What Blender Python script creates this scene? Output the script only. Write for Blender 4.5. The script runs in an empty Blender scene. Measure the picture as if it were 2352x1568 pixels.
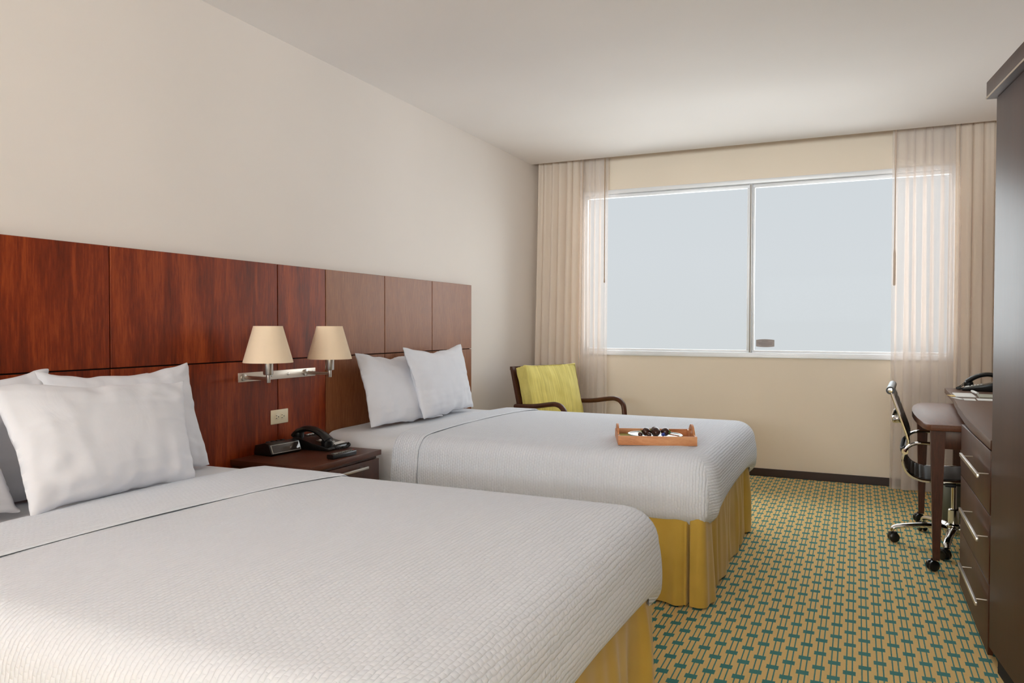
import bpy, bmesh, math, random
from mathutils import Vector, Matrix, noise
PI = math.pi
random.seed(7)
scn = bpy.context.scene
C = scn.collection

# ------------------------------------------------------------------ helpers
def add_box(bm, x0, x1, y0, y1, z0, z1, bev=0.0, seg=2):
    r = bmesh.ops.create_cube(bm, size=1.0)
    vs = r['verts']
    for v in vs:
        v.co = Vector(((x0+x1)/2+v.co.x*(x1-x0), (y0+y1)/2+v.co.y*(y1-y0), (z0+z1)/2+v.co.z*(z1-z0)))
    if bev > 0:
        es = list({e for v in vs for e in v.link_edges})
        bmesh.ops.bevel(bm, geom=es, offset=bev, segments=seg, profile=0.5, affect='EDGES')
    return bm

def box(x0, x1, y0, y1, z0, z1, bev=0.0, seg=2):
    return add_box(bmesh.new(), x0, x1, y0, y1, z0, z1, bev, seg)

def smooth_path(pts, n=8, closed=False):
    P = [Vector(p) for p in pts]
    out = []
    m = len(P)
    rng = range(m if closed else m-1)
    for i in rng:
        p0 = P[(i-1) % m] if (closed or i > 0) else P[0]*2-P[1]
        p1 = P[i]; p2 = P[(i+1) % m]
        p3 = P[(i+2) % m] if (closed or i+2 < m) else P[-1]*2-P[-2]
        for k in range(n):
            t = k/n
            out.append(0.5*((2*p1)+(-p0+p2)*t+(2*p0-5*p1+4*p2-p3)*t*t+(-p0+3*p1-3*p2+p3)*t**3))
    if not closed: out.append(P[-1])
    return out

def add_tube(bm, pts, r, seg=12, sx=1.0, sy=1.0, cap=True, up=None):
    P = [Vector(p) for p in pts]
    n = len(P)
    rings = []
    T0 = (P[1]-P[0]).normalized()
    ref = Vector(up) if up else (Vector((0, 0, 1)) if abs(T0.z) < 0.9 else Vector((1, 0, 0)))
    N = (ref-T0*ref.dot(T0)).normalized()
    for i in range(n):
        if i == 0: T = P[1]-P[0]
        elif i == n-1: T = P[-1]-P[-2]
        else: T = P[i+1]-P[i-1]
        T.normalize()
        N = (N-T*N.dot(T)).normalized()
        B = T.cross(N)
        rr = r[i] if isinstance(r, (list, tuple)) else r
        rings.append([bm.verts.new(P[i]+N*math.cos(2*PI*k/seg)*rr*sx+B*math.sin(2*PI*k/seg)*rr*sy) for k in range(seg)])
    for a, b in zip(rings, rings[1:]):
        for k in range(seg):
            bm.faces.new((a[k], a[(k+1) % seg], b[(k+1) % seg], b[k]))
    if cap:
        bm.faces.new(list(reversed(rings[0]))); bm.faces.new(rings[-1])
    return bm

def tube(pts, r, seg=12, **k):
    return add_tube(bmesh.new(), pts, r, seg, **k)

def add_lathe(bm, prof, c=(0, 0, 0), seg=32, axis='z', cap=True):
    rings = []
    for r, h in prof:
        ring = []
        for k in range(seg):
            a = 2*PI*k/seg
            if axis == 'z': p = Vector((r*math.cos(a), r*math.sin(a), h))
            elif axis == 'y': p = Vector((r*math.sin(a), h, r*math.cos(a)))
            else: p = Vector((h, r*math.cos(a), r*math.sin(a)))
            ring.append(bm.verts.new(p+Vector(c)))
        rings.append(ring)
    for a, b in zip(rings, rings[1:]):
        for k in range(seg):
            bm.faces.new((a[k], a[(k+1) % seg], b[(k+1) % seg], b[k]))
    if cap:
        bm.faces.new(list(reversed(rings[0]))); bm.faces.new(rings[-1])
    return bm

def lathe(prof, c=(0, 0, 0), seg=32, axis='z', cap=True):
    return add_lathe(bmesh.new(), prof, c, seg, axis, cap)

def add_prism(bm, outline, z0, z1, bev=0.0, plane='xy'):
    """outline: list of 2D points; extruded along the remaining axis"""
    def P(a, b, h):
        return {'xy': (a, b, h), 'xz': (a, h, b), 'yz': (h, a, b)}[plane]
    lo = [bm.verts.new(P(a, b, z0)) for a, b in outline]
    hi = [bm.verts.new(P(a, b, z1)) for a, b in outline]
    n = len(lo)
    f1 = bm.faces.new(list(reversed(lo))); f2 = bm.faces.new(hi)
    for i in range(n):
        bm.faces.new((lo[i], lo[(i+1) % n], hi[(i+1) % n], hi[i]))
    if bev > 0:
        es = list(set(f1.edges) | set(f2.edges))
        bmesh.ops.bevel(bm, geom=es, offset=bev, segments=2, profile=0.5, affect='EDGES')
    return bm

def prism(outline, z0, z1, bev=0.0, plane='xy'):
    return add_prism(bmesh.new(), outline, z0, z1, bev, plane)

def grid_bm(nu, nv, f, uvf=None, closed_u=False):
    bm = bmesh.new()
    V = [[bm.verts.new(f(i/(nu), j/(nv))) for j in range(nv+1)] for i in range(nu+1)]
    uvl = bm.loops.layers.uv.new('UVMap') if uvf else None
    for i in range(nu):
        for j in range(nv):
            fc = bm.faces.new((V[i][j], V[i+1][j], V[i+1][j+1], V[i][j+1]))
            if uvf:
                for l, (a, b) in zip(fc.loops, ((i, j), (i+1, j), (i+1, j+1), (i, j+1))):
                    l[uvl].uv = uvf(a/nu, b/nv)
    return bm

def obj(name, bm, m, parent=None, smooth=None, loc=None, rot=None):
    bmesh.ops.recalc_face_normals(bm, faces=bm.faces)
    me = bpy.data.meshes.new(name)
    bm.to_mesh(me); bm.free()
    if m: me.materials.append(m)
    o = bpy.data.objects.new(name, me)
    C.objects.link(o)
    if smooth is None: smooth = 35
    if smooth:
        for p in me.polygons: p.use_smooth = True
        me.set_sharp_from_angle(angle=math.radians(smooth))
    if parent: o.parent = parent
    if loc: o.location = loc
    if rot: o.rotation_euler = rot
    return o

def mod_bevel(o, w=0.002, seg=2):
    b = o.modifiers.new('b', 'BEVEL'); b.width = w; b.segments = seg; b.limit_method = 'ANGLE'
    return o

def mod_sub(o, n=1):
    s = o.modifiers.new('s', 'SUBSURF'); s.levels = n; s.render_levels = n
    return o

def mod_solid(o, t, off=-1):
    s = o.modifiers.new('t', 'SOLIDIFY'); s.thickness = t; s.offset = off
    return o

def tag(o, label, cat, group=None):
    o['label'] = label; o['category'] = cat
    if group: o['group'] = group
    return o

def thing(name, label, cat, loc=(0, 0, 0), rotz=0, group=None):
    o = bpy.data.objects.new(name, None); C.objects.link(o)
    o.empty_display_size = 0.1
    o.location = loc; o.rotation_euler = (0, 0, rotz)
    return tag(o, label, cat, group)

def struct(name, bm, m, smooth=0):
    o = obj(name, bm, m, None, smooth)
    o['kind'] = 'structure'
    return o

# ------------------------------------------------------------------ materials
def lin(c):
    return tuple(((v/255)/12.92 if v/255 <= 0.04045 else ((v/255+0.055)/1.055)**2.4) for v in c)+(1,)

class NT:
    def __init__(s, name):
        s.m = bpy.data.materials.new(name); s.m.use_nodes = True
        s.t = s.m.node_tree; s.n = s.t.nodes; s.l = s.t.links
        s.b = s.n['Principled BSDF']; s.out = s.n['Material Output']
    def add(s, typ, **k):
        nd = s.n.new(typ)
        for a, v in k.items(): setattr(nd, a, v)
        return nd
    def link(s, a, b): s.l.new(a, b)
    def setp(s, **k):
        for a, v in k.items(): s.b.inputs[a.replace('_', ' ')].default_value = v
    def coord(s, which='Object', scale=(1, 1, 1), rot=(0, 0, 0)):
        tc = s.add('ShaderNodeTexCoord'); mp = s.add('ShaderNodeMapping')
        mp.inputs['Scale'].default_value = scale; mp.inputs['Rotation'].default_value = rot
        s.link(tc.outputs[which], mp.inputs[0]); return mp.outputs[0]
    def noise(s, vec, scale=5, detail=3, rough=0.5, dist=0.0):
        nd = s.add('ShaderNodeTexNoise')
        nd.inputs['Scale'].default_value = scale; nd.inputs['Detail'].default_value = detail
        nd.inputs['Roughness'].default_value = rough; nd.inputs['Distortion'].default_value = dist
        s.link(vec, nd.inputs['Vector']); return nd.outputs['Fac']
    def ramp(s, fac, stops):
        r = s.add('ShaderNodeValToRGB')
        el = r.color_ramp.elements
        while len(el) < len(stops): el.new(0.5)
        for e, (p, c) in zip(el, stops): e.position = p; e.color = c
        s.link(fac, r.inputs[0]); return r.outputs[0]
    def bump(s, h, strength=0.3, dist=0.01, into=None):
        b = s.add('ShaderNodeBump'); b.inputs['Strength'].default_value = strength
        b.inputs['Distance'].default_value = dist
        s.link(h, b.inputs['Height'])
        if into: s.link(into, b.inputs['Normal'])
        s.link(b.outputs[0], s.b.inputs['Normal']); return b.outputs[0]
    def math(s, op, a, b=None, c=None):
        nd = s.add('ShaderNodeMath', operation=op)
        for i, v in enumerate((a, b, c)):
            if v is None: continue
            if isinstance(v, (int, float)): nd.inputs[i].default_value = v
            else: s.link(v, nd.inputs[i])
        return nd.outputs[0]

def plain(name, rgb, rough=0.5, metal=0.0, spec=0.5, coat=0.0, bump=None, linear=False):
    t = NT(name)
    t.setp(Base_Color=rgb+(1,) if linear else lin(rgb), Roughness=rough, Metallic=metal, Coat_Weight=coat)
    t.b.inputs['Specular IOR Level'].default_value = spec
    if bump:
        v = t.coord('Object'); t.bump(t.noise(v, bump[0], 3), bump[1], bump[2])
    return t.m

def paint(name, rgb, rough=0.75, var=0.03):
    t = NT(name)
    v = t.coord('Object')
    f = t.noise(v, 0.8, 2)
    c = lin(rgb)
    a = tuple(x*(1-var) for x in c[:3])+(1,); b = tuple(min(1, x*(1+var)) for x in c[:3])+(1,)
    t.link(t.ramp(f, [(0.3, a), (0.7, b)]), t.b.inputs['Base Color'])
    t.setp(Roughness=rough); t.b.inputs['Specular IOR Level'].default_value = 0.3
    t.bump(t.noise(v, 260, 2), 0.05, 0.002)
    return t.m

def wood(name, dark, mid, light, scale=(14, 14, 1.1), rough=0.35, coat=0.0, blotch=0.5, axis_rot=(0, 0, 0), spec=0.5):
    t = NT(name)
    v = t.coord('Object', scale, axis_rot)
    v2 = t.coord('Object', tuple(s*6 for s in scale), axis_rot)
    big = t.noise(v, 0.9, 4, 0.6, 0.6)
    fine = t.noise(v2, 2.2, 6, 0.7, 0.2)
    mixv = t.math('MULTIPLY_ADD', big, blotch, t.math('MULTIPLY', fine, 1-blotch))
    col = t.ramp(mixv, [(0.33, lin(dark)), (0.5, lin(mid)), (0.68, lin(light))])
    t.link(col, t.b.inputs['Base Color'])
    t.link(t.math('MULTIPLY_ADD', fine, 0.12, rough-0.05), t.b.inputs['Roughness'])
    t.setp(Coat_Weight=coat, Coat_Roughness=0.28, Specular_Tint=(1.0, 0.84, 0.72, 1.0))
    t.b.inputs['Specular IOR Level'].default_value = spec
    t.bump(fine, 0.06, 0.002)
    return t.m

def fabric(name, rgb, rgb2=None, rough=0.85, weave=900, strength=0.15, wrinkle=0.0, sheen=0.2, stripes=None, streak=None):
    t = NT(name)
    v = t.coord('Object')
    f = t.noise(v, 6, 3)
    c2 = rgb2 or tuple(max(0, x-6) for x in rgb)
    col = t.ramp(f, [(0.3, lin(c2)), (0.7, lin(rgb))])
    if streak:
        vs = t.coord('Object', streak)
        s2 = t.noise(vs, 1.0, 3, 0.6)
        mx = t.add('ShaderNodeMixRGB', blend_type='MULTIPLY'); mx.inputs[0].default_value = 0.5
        t.link(col, mx.inputs[1]); t.link(t.ramp(s2, [(0.35, (0.6, 0.58, 0.5, 1)), (0.62, (1.05, 1.05, 1.05, 1))]), mx.inputs[2])
        col = mx.outputs[0]
    t.link(col, t.b.inputs['Base Color'])
    t.setp(Roughness=rough, Sheen_Weight=sheen); t.b.inputs['Specular IOR Level'].default_value = 0.15
    nrm = None
    h = t.noise(v, weave, 2)
    nrm = t.bump(h, strength, 0.0015)
    if wrinkle:
        t.bump(t.noise(v, 7, 4, 0.55, 0.8), wrinkle, 0.03, nrm)
    return t.m

M = {}
M['wall'] = paint('wall_paint', (238, 229, 222))
M['wall_far'] = paint('wall_paint_beige', (240, 225, 206))
M['ceil'] = paint('ceiling_paint', (246, 239, 235), 0.85)
M['woodA'] = wood('mahogany_red', (68, 20, 4), (126, 45, 14), (176, 78, 28), (9, 9, 0.9), 0.42, 0.0, 0.62, spec=0.3)
M['woodB'] = wood('mahogany_brown', (114, 62, 34), (140, 84, 50), (162, 102, 64), (12, 12, 1.0), 0.42, 0.0, 0.3, spec=0.34)  # browner veneer, base also lightened to stand in for the window reflection
M['dark'] = wood('espresso_wood', (48, 24, 15), (72, 38, 25), (92, 50, 34), (16, 16, 1.4), 0.38, 0.0, 0.4, spec=0.42)
M['darkh'] = wood('espresso_wood_flat', (54, 27, 17), (80, 42, 28), (100, 56, 38), (16, 1.4, 16), 0.38, 0.0, 0.4, spec=0.42)
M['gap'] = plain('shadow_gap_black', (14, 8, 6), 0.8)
M['white'] = fabric('white_cotton', (230, 230, 236), (225, 225, 231), 0.9, 1200, 0.04, 0.10, 0.1)
M['sheet'] = fabric('white_sheet', (230, 231, 236), (225, 226, 231), 0.9, 1200, 0.04, 0.14, 0.1)
M['skirt'] = fabric('mustard_cloth', (210, 174, 80), (198, 162, 70), 0.8, 700, 0.25, 0.0, 0.35)
M['cushion'] = fabric('chartreuse_cloth', (238, 224, 134), (228, 212, 120), 0.85, 500, 0.2, 0.06, 0.2, streak=(6, 90, 3))
M['shade'] = fabric('lampshade_linen', (246, 222, 192), (240, 216, 186), 0.9, 800, 0.08, 0.0, 0.0)
M['nickel'] = plain('brushed_nickel', (206, 200, 192), 0.32, 1.0)
M['plate'] = plain('nickel_plate', (222, 210, 196), 0.42, 0.85)
M['chrome'] = plain('polished_chrome', (225, 225, 225), 0.09, 1.0)
M['ivory'] = plain('ivory_plastic', (236, 222, 190), 0.4)
M['black'] = plain('black_plastic', (18, 17, 17), 0.28)
M['blackm'] = plain('black_rubber', (24, 23, 23), 0.55)
M['leather'] = plain('black_leather', (26, 25, 24), 0.42, 0, 0.5, 0, (180, 0.15, 0.002))
M['grey'] = plain('grey_plastic', (120, 118, 112), 0.4)
M['silver'] = plain('silver_plastic', (176, 174, 168), 0.3, 0.5)
M['lens'] = plain('display_lens', (70, 62, 58), 0.06, 0.35, 0.9)
M['alum'] = plain('white_aluminium', (236, 236, 238), 0.4, 0.1)
M['alumd'] = plain('grey_window_gasket', (150, 140, 132), 0.6)
M['base'] = plain('baseboard_brown', (48, 27, 20), 0.4)
M['paper'] = plain('white_paper', (232, 230, 226), 0.8)
M['paperg'] = plain('printed_paper', (168, 166, 150), 0.8)
M['papery'] = plain('yellow_paper', (230, 196, 120), 0.8)
M['traywood'] = wood('tray_acacia', (168, 96, 56), (206, 140, 94), (226, 168, 122), (4, 22, 22), 0.5, 0.0, 0.7)
M['napkin'] = fabric('olive_napkin', (176, 164, 40), (166, 152, 34), 0.9, 600, 0.2)
M['ceramic'] = plain('white_ceramic', (236, 240, 238), 0.15)
M['rim'] = plain('green_glaze', (120, 146, 128), 0.25)
M['choc'] = plain('dark_chocolate', (58, 28, 18), 0.25, 0, 0.6)
M['leaf'] = plain('strawberry_leaf', (86, 110, 40), 0.6)
M['berry'] = plain('strawberry_red', (150, 40, 28), 0.4)
M['blue'] = plain('blue_petal', (84, 108, 196), 0.6)
M['cream'] = plain('cream_petal', (216, 208, 168), 0.7)
M['bedbase'] = plain('base_fabric_black', (30, 28, 26), 0.9)  # even near-black colour of the bed base
M['steel'] = plain('bin_steel', (120, 122, 112), 0.35, 0.7)
M['stickr'] = plain('grey_sticker', (168, 158, 156), 0.7)
M['stickd'] = plain('grey_sticker_print', (140, 132, 132), 0.7)

def coverlet_mat():
    t = NT('matelasse_white')
    uv = t.coord('UV')
    sep = t.add('ShaderNodeSeparateXYZ'); t.link(uv, sep.inputs[0])
    n1 = t.noise(uv, 26, 2, 0.5)
    n2 = t.noise(uv, 60, 2, 0.5)
    P = 0.0125
    u = t.math('MULTIPLY_ADD', n1, 0.010, sep.outputs[0])
    rib = t.math('ABSOLUTE', t.math('SINE', t.math('MULTIPLY', u, PI/P)))
    rib = t.math('POWER', rib, 0.55)
    row = t.math('FLOOR', t.math('DIVIDE', u, P))
    odd = t.math('MULTIPLY', row, 1.9)
    vv = t.math('MULTIPLY_ADD', n2, 0.012, sep.outputs[1])
    cells = t.math('ABSOLUTE', t.math('SINE', t.math('ADD', t.math('MULTIPLY', vv, PI/0.016), odd)))
    cells = t.math('POWER', cells, 0.6)
    h = t.math('MULTIPLY', rib, t.math('MULTIPLY_ADD', cells, 0.45, 0.55))
    t.setp(Base_Color=lin((228, 232, 241)), Roughness=0.92, Sheen_Weight=0.1)
    t.b.inputs['Specular IOR Level'].default_value = 0.1
    t.bump(h, 0.6, 0.004)
    return t.m
M['coverlet'] = coverlet_mat()

def carpet_mat():
    t = NT('woven_pattern_carpet')
    co = t.coord('Object')
    fuzz = t.noise(co, 420, 2)
    sep = t.add('ShaderNodeSeparateXYZ'); t.link(co, sep.inputs[0])
    jx = t.math('MULTIPLY_ADD', fuzz, 0.004, -0.002)
    fz2 = t.noise(t.coord('Object', (1, 1, 1), (0.5, 0.3, 0)), 380, 2)
    jy = t.math('MULTIPLY_ADD', fz2, 0.004, -0.002)
    DX, DY = 0.0490, 0.1257
    x = t.math('ADD', t.math('ADD', sep.outputs[0], jx), -2.6411+DX/2+DX*100)
    col = t.math('DIVIDE', x, DX)
    ci = t.math('FLOOR', col)
    fx = t.math('MULTIPLY', t.math('ADD', t.math('FRACT', col), -0.5), DX)
    off = t.math('MULTIPLY', t.math('MODULO', ci, 2.0), 0.5)
    y = t.math('ADD', t.math('ADD', sep.outputs[1], jy), -3.2618+DY*100)
    rowv = t.math('ADD', t.math('DIVIDE', y, DY), off)
    fy = t.math('MULTIPLY', t.math('ADD', t.math('FRACT', t.math('ADD', rowv, 0.5)), -0.5), DY)
    ax = t.math('ABSOLUTE', fx); ay = t.math('ABSOLUTE', fy)
    dash = t.math('MULTIPLY', t.math('LESS_THAN', ax, 0.0203), t.math('LESS_THAN', ay, 0.0165))
    line = t.math('LESS_THAN', t.math('ABSOLUTE', t.math('ADD', ax, -0.0094)), 0.0023)
    m = t.math('MAXIMUM', dash, line)
    n = t.noise(co, 600, 2, 0.6)
    A = t.ramp(n, [(0.35, lin((214, 174, 100))), (0.65, lin((250, 216, 142)))])
    B = t.ramp(n, [(0.35, lin((18, 96, 92))), (0.65, lin((54, 150, 144)))])
    mx = t.add('ShaderNodeMixRGB'); t.link(m, mx.inputs[0]); t.link(A, mx.inputs[1]); t.link(B, mx.inputs[2])
    t.link(mx.outputs[0], t.b.inputs['Base Color'])
    t.setp(Roughness=0.9, Sheen_Weight=0.15)
    t.b.inputs['Specular IOR Level'].default_value = 0.3
    t.bump(n, 0.5, 0.003)
    return t.m
M['carpet'] = carpet_mat()

def curtain_mat(name, rgb, trans, transl):
    t = NT(name)
    t.n.remove(t.b)
    d = t.add('ShaderNodeBsdfDiffuse'); d.inputs[0].default_value = lin(rgb)
    tl = t.add('ShaderNodeBsdfTranslucent'); tl.inputs[0].default_value = lin(rgb)
    tr = t.add('ShaderNodeBsdfTransparent')
    m1 = t.add('ShaderNodeMixShader'); m1.inputs[0].default_value = transl
    m2 = t.add('ShaderNodeMixShader'); m2.inputs[0].default_value = trans
    t.link(d.outputs[0], m1.inputs[1]); t.link(tl.outputs[0], m1.inputs[2])
    t.link(m1.outputs[0], m2.inputs[1]); t.link(tr.outputs[0], m2.inputs[2])
    t.link(m2.outputs[0], t.out.inputs[0])
    return t.m
M['drape'] = curtain_mat('beige_drape', (246, 230, 214), 0.04, 0.30)
M['sheer'] = curtain_mat('white_sheer', (246, 234, 226), 0.52, 0.14)

def glass_mat():
    t = NT('window_glass')
    t.n.remove(t.b)
    tr = t.add('ShaderNodeBsdfTransparent'); tr.inputs[0].default_value = (0.97, 0.985, 0.98, 1)
    gl = t.add('ShaderNodeBsdfGlossy'); gl.inputs['Roughness'].default_value = 0.03
    fr = t.add('ShaderNodeFresnel'); fr.inputs[0].default_value = 1.035
    mx = t.add('ShaderNodeMixShader')
    t.link(fr.outputs[0], mx.inputs[0]); t.link(tr.outputs[0], mx.inputs[1]); t.link(gl.outputs[0], mx.inputs[2])
    t.link(mx.outputs[0], t.out.inputs[0])
    return t.m
M['glass'] = glass_mat()

def emit(name, rgb, s):
    t = NT(name); t.setp(Base_Color=rgb+(1,), Emission_Color=rgb+(1,), Emission_Strength=s)
    return t.m

# ------------------------------------------------------------------ room
YF = 6.295; YC = 6.095; HC = 2.6; XR = 3.8; YB = -7.0
struct('floor', box(-0.1, XR+0.1, YB-0.1, YF+0.15, -0.1, 0), M['carpet'])
bm = bmesh.new()
add_box(bm, -0.1, XR+0.1, YB-0.1, YC, HC, HC+0.12)
add_box(bm, -0.1, XR+0.1, YC-0.02, YF+0.15, HC+0.2, HC+0.3)
add_box(bm, -0.1, XR+0.1, YC-0.02, YC, HC+0.10, HC+0.21)
struct('ceiling', bm, M['ceil'])
struct('wall_left', box(-0.1, 0, YB-0.1, YF+0.15, 0, HC+0.3), M['wall'])
struct('wall_right', box(XR, XR+0.1, YB-0.1, YF+0.15, 0, HC+0.3), M['wall'])
BX0, BX1, BZ0, BZ1 = 0.35, 3.45, 0.45, 2.45  # opening for the added fill window
bm = bmesh.new()
add_box(bm, 0, BX0, YB-0.1, YB, 0, HC+0.1)
add_box(bm, BX1, XR, YB-0.1, YB, 0, HC+0.1)
add_box(bm, BX0, BX1, YB-0.1, YB, 0, BZ0)
add_box(bm, BX0, BX1, YB-0.1, YB, BZ1, HC+0.1)
struct('wall_back', bm, M['wall'])
WX0, WX1, WZ0, WZ1 = 0.40, 3.26, 0.955, 2.362
bm = bmesh.new()
add_box(bm, 0, WX0, YF, YF+0.12, 0, HC+0.25)
add_box(bm, WX1, XR, YF, YF+0.12, 0, HC+0.25)
add_box(bm, WX0, WX1, YF, YF+0.12, 0, WZ0)
add_box(bm, WX0, WX1, YF, YF+0.12, WZ1, HC+0.25)
struct('wall_far', bm, M['wall_far'])
struct('baseboard_far', box(0.0, XR, YF-0.014, YF, 0, 0.062, 0.003), M['base'])
struct('baseboard_left', box(0.0, 0.014, 4.95, YF-0.014, 0, 0.062, 0.003), M['base'])
struct('baseboard_right', box(XR-0.014, XR, 5.8, YF-0.014, 0, 0.062, 0.003), M['base'])

# window
w = bpy.data.objects.new('window_1', None); C.objects.link(w); w.location = (0, YF, 0); w['kind'] = 'structure'
bm = bmesh.new()
f = 0.034
add_box(bm, WX0, WX1, -0.012, 0.07, WZ1-f, WZ1, 0.003)
add_box(bm, WX0, WX1, -0.008, 0.07, WZ0, WZ0+0.026, 0.003)
add_box(bm, WX0, WX0+0.03, -0.008, 0.07, WZ0+0.0265, WZ1-f-0.0005, 0.003)
add_box(bm, WX1-0.03, WX1, -0.008, 0.07, WZ0+0.0265, WZ1-f-0.0005, 0.003)
add_box(bm, 1.811, 1.833, -0.004, 0.07, WZ0+0.0265, WZ1-f-0.0005, 0.003)
obj('window_frame', bm, M['alum'], w)
bm = bmesh.new()
for a, b in ((WX0+0.031, 1.8095), (1.8345, WX1-0.031)):
    z0, z1 = WZ0+0.028, WZ1-f-0.002
    for args in ((a, b, z1-0.026, z1), (a, b, z0, z0+0.018)):
        add_box(bm, args[0], args[1], 0.018, 0.055, args[2], args[3], 0.002)
    add_box(bm, a, a+0.016, 0.018, 0.055, z0+0.0185, z1-0.0265, 0.002)
    add_box(bm, b-0.016, b, 0.018, 0.055, z0+0.0185, z1-0.0265, 0.002)
obj('sash', bm, M['alum'], w)
obj('gasket', box(1.8178, 1.8262, -0.006, 0.0, WZ0+0.03, WZ1-f-0.004), M['alumd'], w)
for a, b in ((WX0+0.045, 1.796), (1.848, WX1-0.045)):
    obj('pane', box(a, b, 0.034, 0.040, WZ0+0.044, WZ1-f-0.026), M['glass'], w, 0)
obj('window_sill', box(WX0, WX1, -0.02, -0.0085, WZ0-0.012, WZ0+0.008, 0.002), M['alum'], w)

struct('added_light_blocker', box(0.0, 3.0, -2.3, -2.2, 0, 1.3), M['wall'])  # unseen half-height wall added to shade the near bed from the back fill
w2 = bpy.data.objects.new('added_fill_window', None); C.objects.link(w2); w2.location = (0, YB, 0); w2['kind'] = 'structure'  # unseen window added as a source of fill behind the camera
bm = bmesh.new()
add_box(bm, BX0, BX1, -0.06, 0.0, BZ1-0.04, BZ1); add_box(bm, BX0, BX1, -0.06, 0.0, BZ0, BZ0+0.04)
for a in (BX0, (BX0+BX1)/2-0.02, BX1-0.04): add_box(bm, a, a+0.04, -0.06, 0.0, BZ0+0.0405, BZ1-0.0405)
obj('window_frame', bm, M['alum'], w2)
for a, b in ((BX0+0.041, (BX0+BX1)/2-0.021), ((BX0+BX1)/2+0.021, BX1-0.041)):
    obj('pane', box(a, b, -0.035, -0.03, BZ0+0.041, BZ1-0.041), M['glass'], w2, 0)

t = thing('window_sticker', 'small grey notice sticker on the lower corner of the right window pane', 'sticker', (1.936, YF+0.0325, 1.058))
pts = []
for k in range(13):
    a = -1+2*k/12; pts.append((a*0.07, 0.026+0.006*(1-a*a)))
for k in range(13):
    a = 1-2*k/12; pts.append((a*0.07, -0.026-0.006*(1-a*a)))
obj('label_plate', prism(pts, -0.0008, 0.0, plane='xz'), M['stickr'], t, 0)
bm = bmesh.new()
add_box(bm, -0.026, 0.026, -0.0012, -0.0009, 0.0145, 0.0185)
for k in range(4):
    wd = (0.055, 0.052, 0.05, 0.03)[k]
    add_box(bm, -wd, wd, -0.0012, -0.0009, 0.003-k*0.008, 0.0058-k*0.008)
obj('print', bm, M['stickd'], t, 0)

# ------------------------------------------------------------------ curtains
def curtain(name, x0, x1, y0, nf, amp, m, label, seed, flare=0.0, zb=0.012, fx0=0.0, fx1=0.0, wand=False, g=None, kx=1.0, over=0.0):
    rnd = random.Random(seed)
    ph = [rnd.uniform(0, 6.28) for _ in range(6)]
    L = x1-x0
    nu, nv = nf*12, 40
    def f(i, j):
        z = zb+(2.735-zb)*j
        dn = 1-j
        s = i + 0.012*math.sin(2*PI*i*nf*0.5+ph[0])*kx
        x = x0+L*s + fx0*(1-i)*dn**1.5 + fx1*i*dn**1.5
        wob = math.sin(2*PI*i*nf+ph[1]+0.5*math.sin(dn*2+ph[2])) + 0.5*math.sin(2*PI*i*nf*0.47+ph[3]+dn*1.3)+0.3*math.sin(2*PI*i*nf*1.9+ph[4]+dn)
        sub = math.sin(2*PI*i*nf*3.1+ph[5])*0.25*(j**2)
        a = amp*(0.7+0.6*dn)
        y = y0+a*(wob+sub)*0.55 - flare*dn**1.4
        x += (0.35+0.9*over)*a*math.cos(2*PI*i*nf*1.0+ph[1]+0.3*math.sin(dn*2.5+ph[3]))*min(1, i*8, (1-i)*8)
        return Vector((x, y, z))
    bm = grid_bm(nu, nv, f)
    o = obj(name, bm, m, None, 180)
    tag(o, label, 'curtain', g)
    return o
curtain('drape_curtain', 0.03, 0.44, 6.20, 6, 0.045, M['drape'], 'dense beige curtain gathered in the corner behind the green armchair', 3, 0.13, fx0=0.0, fx1=0.0)
curtain('sheer_curtain', 0.33, 0.66, 6.225, 7, 0.026, M['sheer'], 'white sheer curtain over the left edge of the window, above the armchair', 5, 0.10, fx0=0.02, fx1=0.02, over=0.5)
curtain('sheer_curtain', 2.825, 3.33, 6.215, 9, 0.032, M['sheer'], 'white sheer curtain over the right edge of the window, behind the office chair', 11, 0.06, fx0=0.0, fx1=0.0, over=0.6)
curtain('drape_curtain', 3.22, 3.76, 6.195, 8, 0.04, M['drape'], 'beige curtain gathered against the right wall beside the tall wardrobe', 13, 0.04, zb=0.02)
o = obj('curtain_wand', lathe([(0.004, 1.56), (0.006, 1.57), (0.004, 1.60), (0.0035, 2.70)], (0, 0, 0), 10), plain('wand_tan', (170, 140, 112), 0.5)); o.location = (0.648, 6.165, 0)
tag(o, 'thin tan curtain wand hanging at the left end of the window', 'curtain wand')
o = obj('curtain_wand', lathe([(0.005, 1.49), (0.009, 1.50), (0.009, 1.72), (0.005, 1.76), (0.0045, 2.70)], (0, 0, 0), 10), plain('wand_pale', (206, 184, 166), 0.5)); o.location = (2.845, 6.16, 0)
tag(o, 'pale curtain wand hanging at the right end of the window', 'curtain wand')

# ------------------------------------------------------------------ headboard
hb = thing('headboard', 'long mahogany panelled headboard across the left wall behind both beds', 'headboard', (0.002, 2.55, 0.0))
ys = [0.15, 1.056, 1.962, 2.868, 3.232, 3.783, 4.335, 4.897]
bk = obj('backing_board', box(0, 0.026, 0.155-2.55, 4.892-2.55, 0.0, 1.48), M['gap'], hb, 0)
for i in range(7):
    a, b = ys[i], ys[i+1]
    m = M['woodA'] if b < 3.3 else M['woodB']
    for (z0, z1) in ((0.002, 1.0225), (1.0275, 1.487)):
        o = obj('panel', box(-0.013, 0.014, -(b-a)/2+0.0025, (b-a)/2-0.0025, -(z1-z0)/2, (z1-z0)/2, 0.0015, 1), m, hb)
        o.location = (0.0265, (a+b)/2-2.55, (z0+z1)/2)

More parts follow.
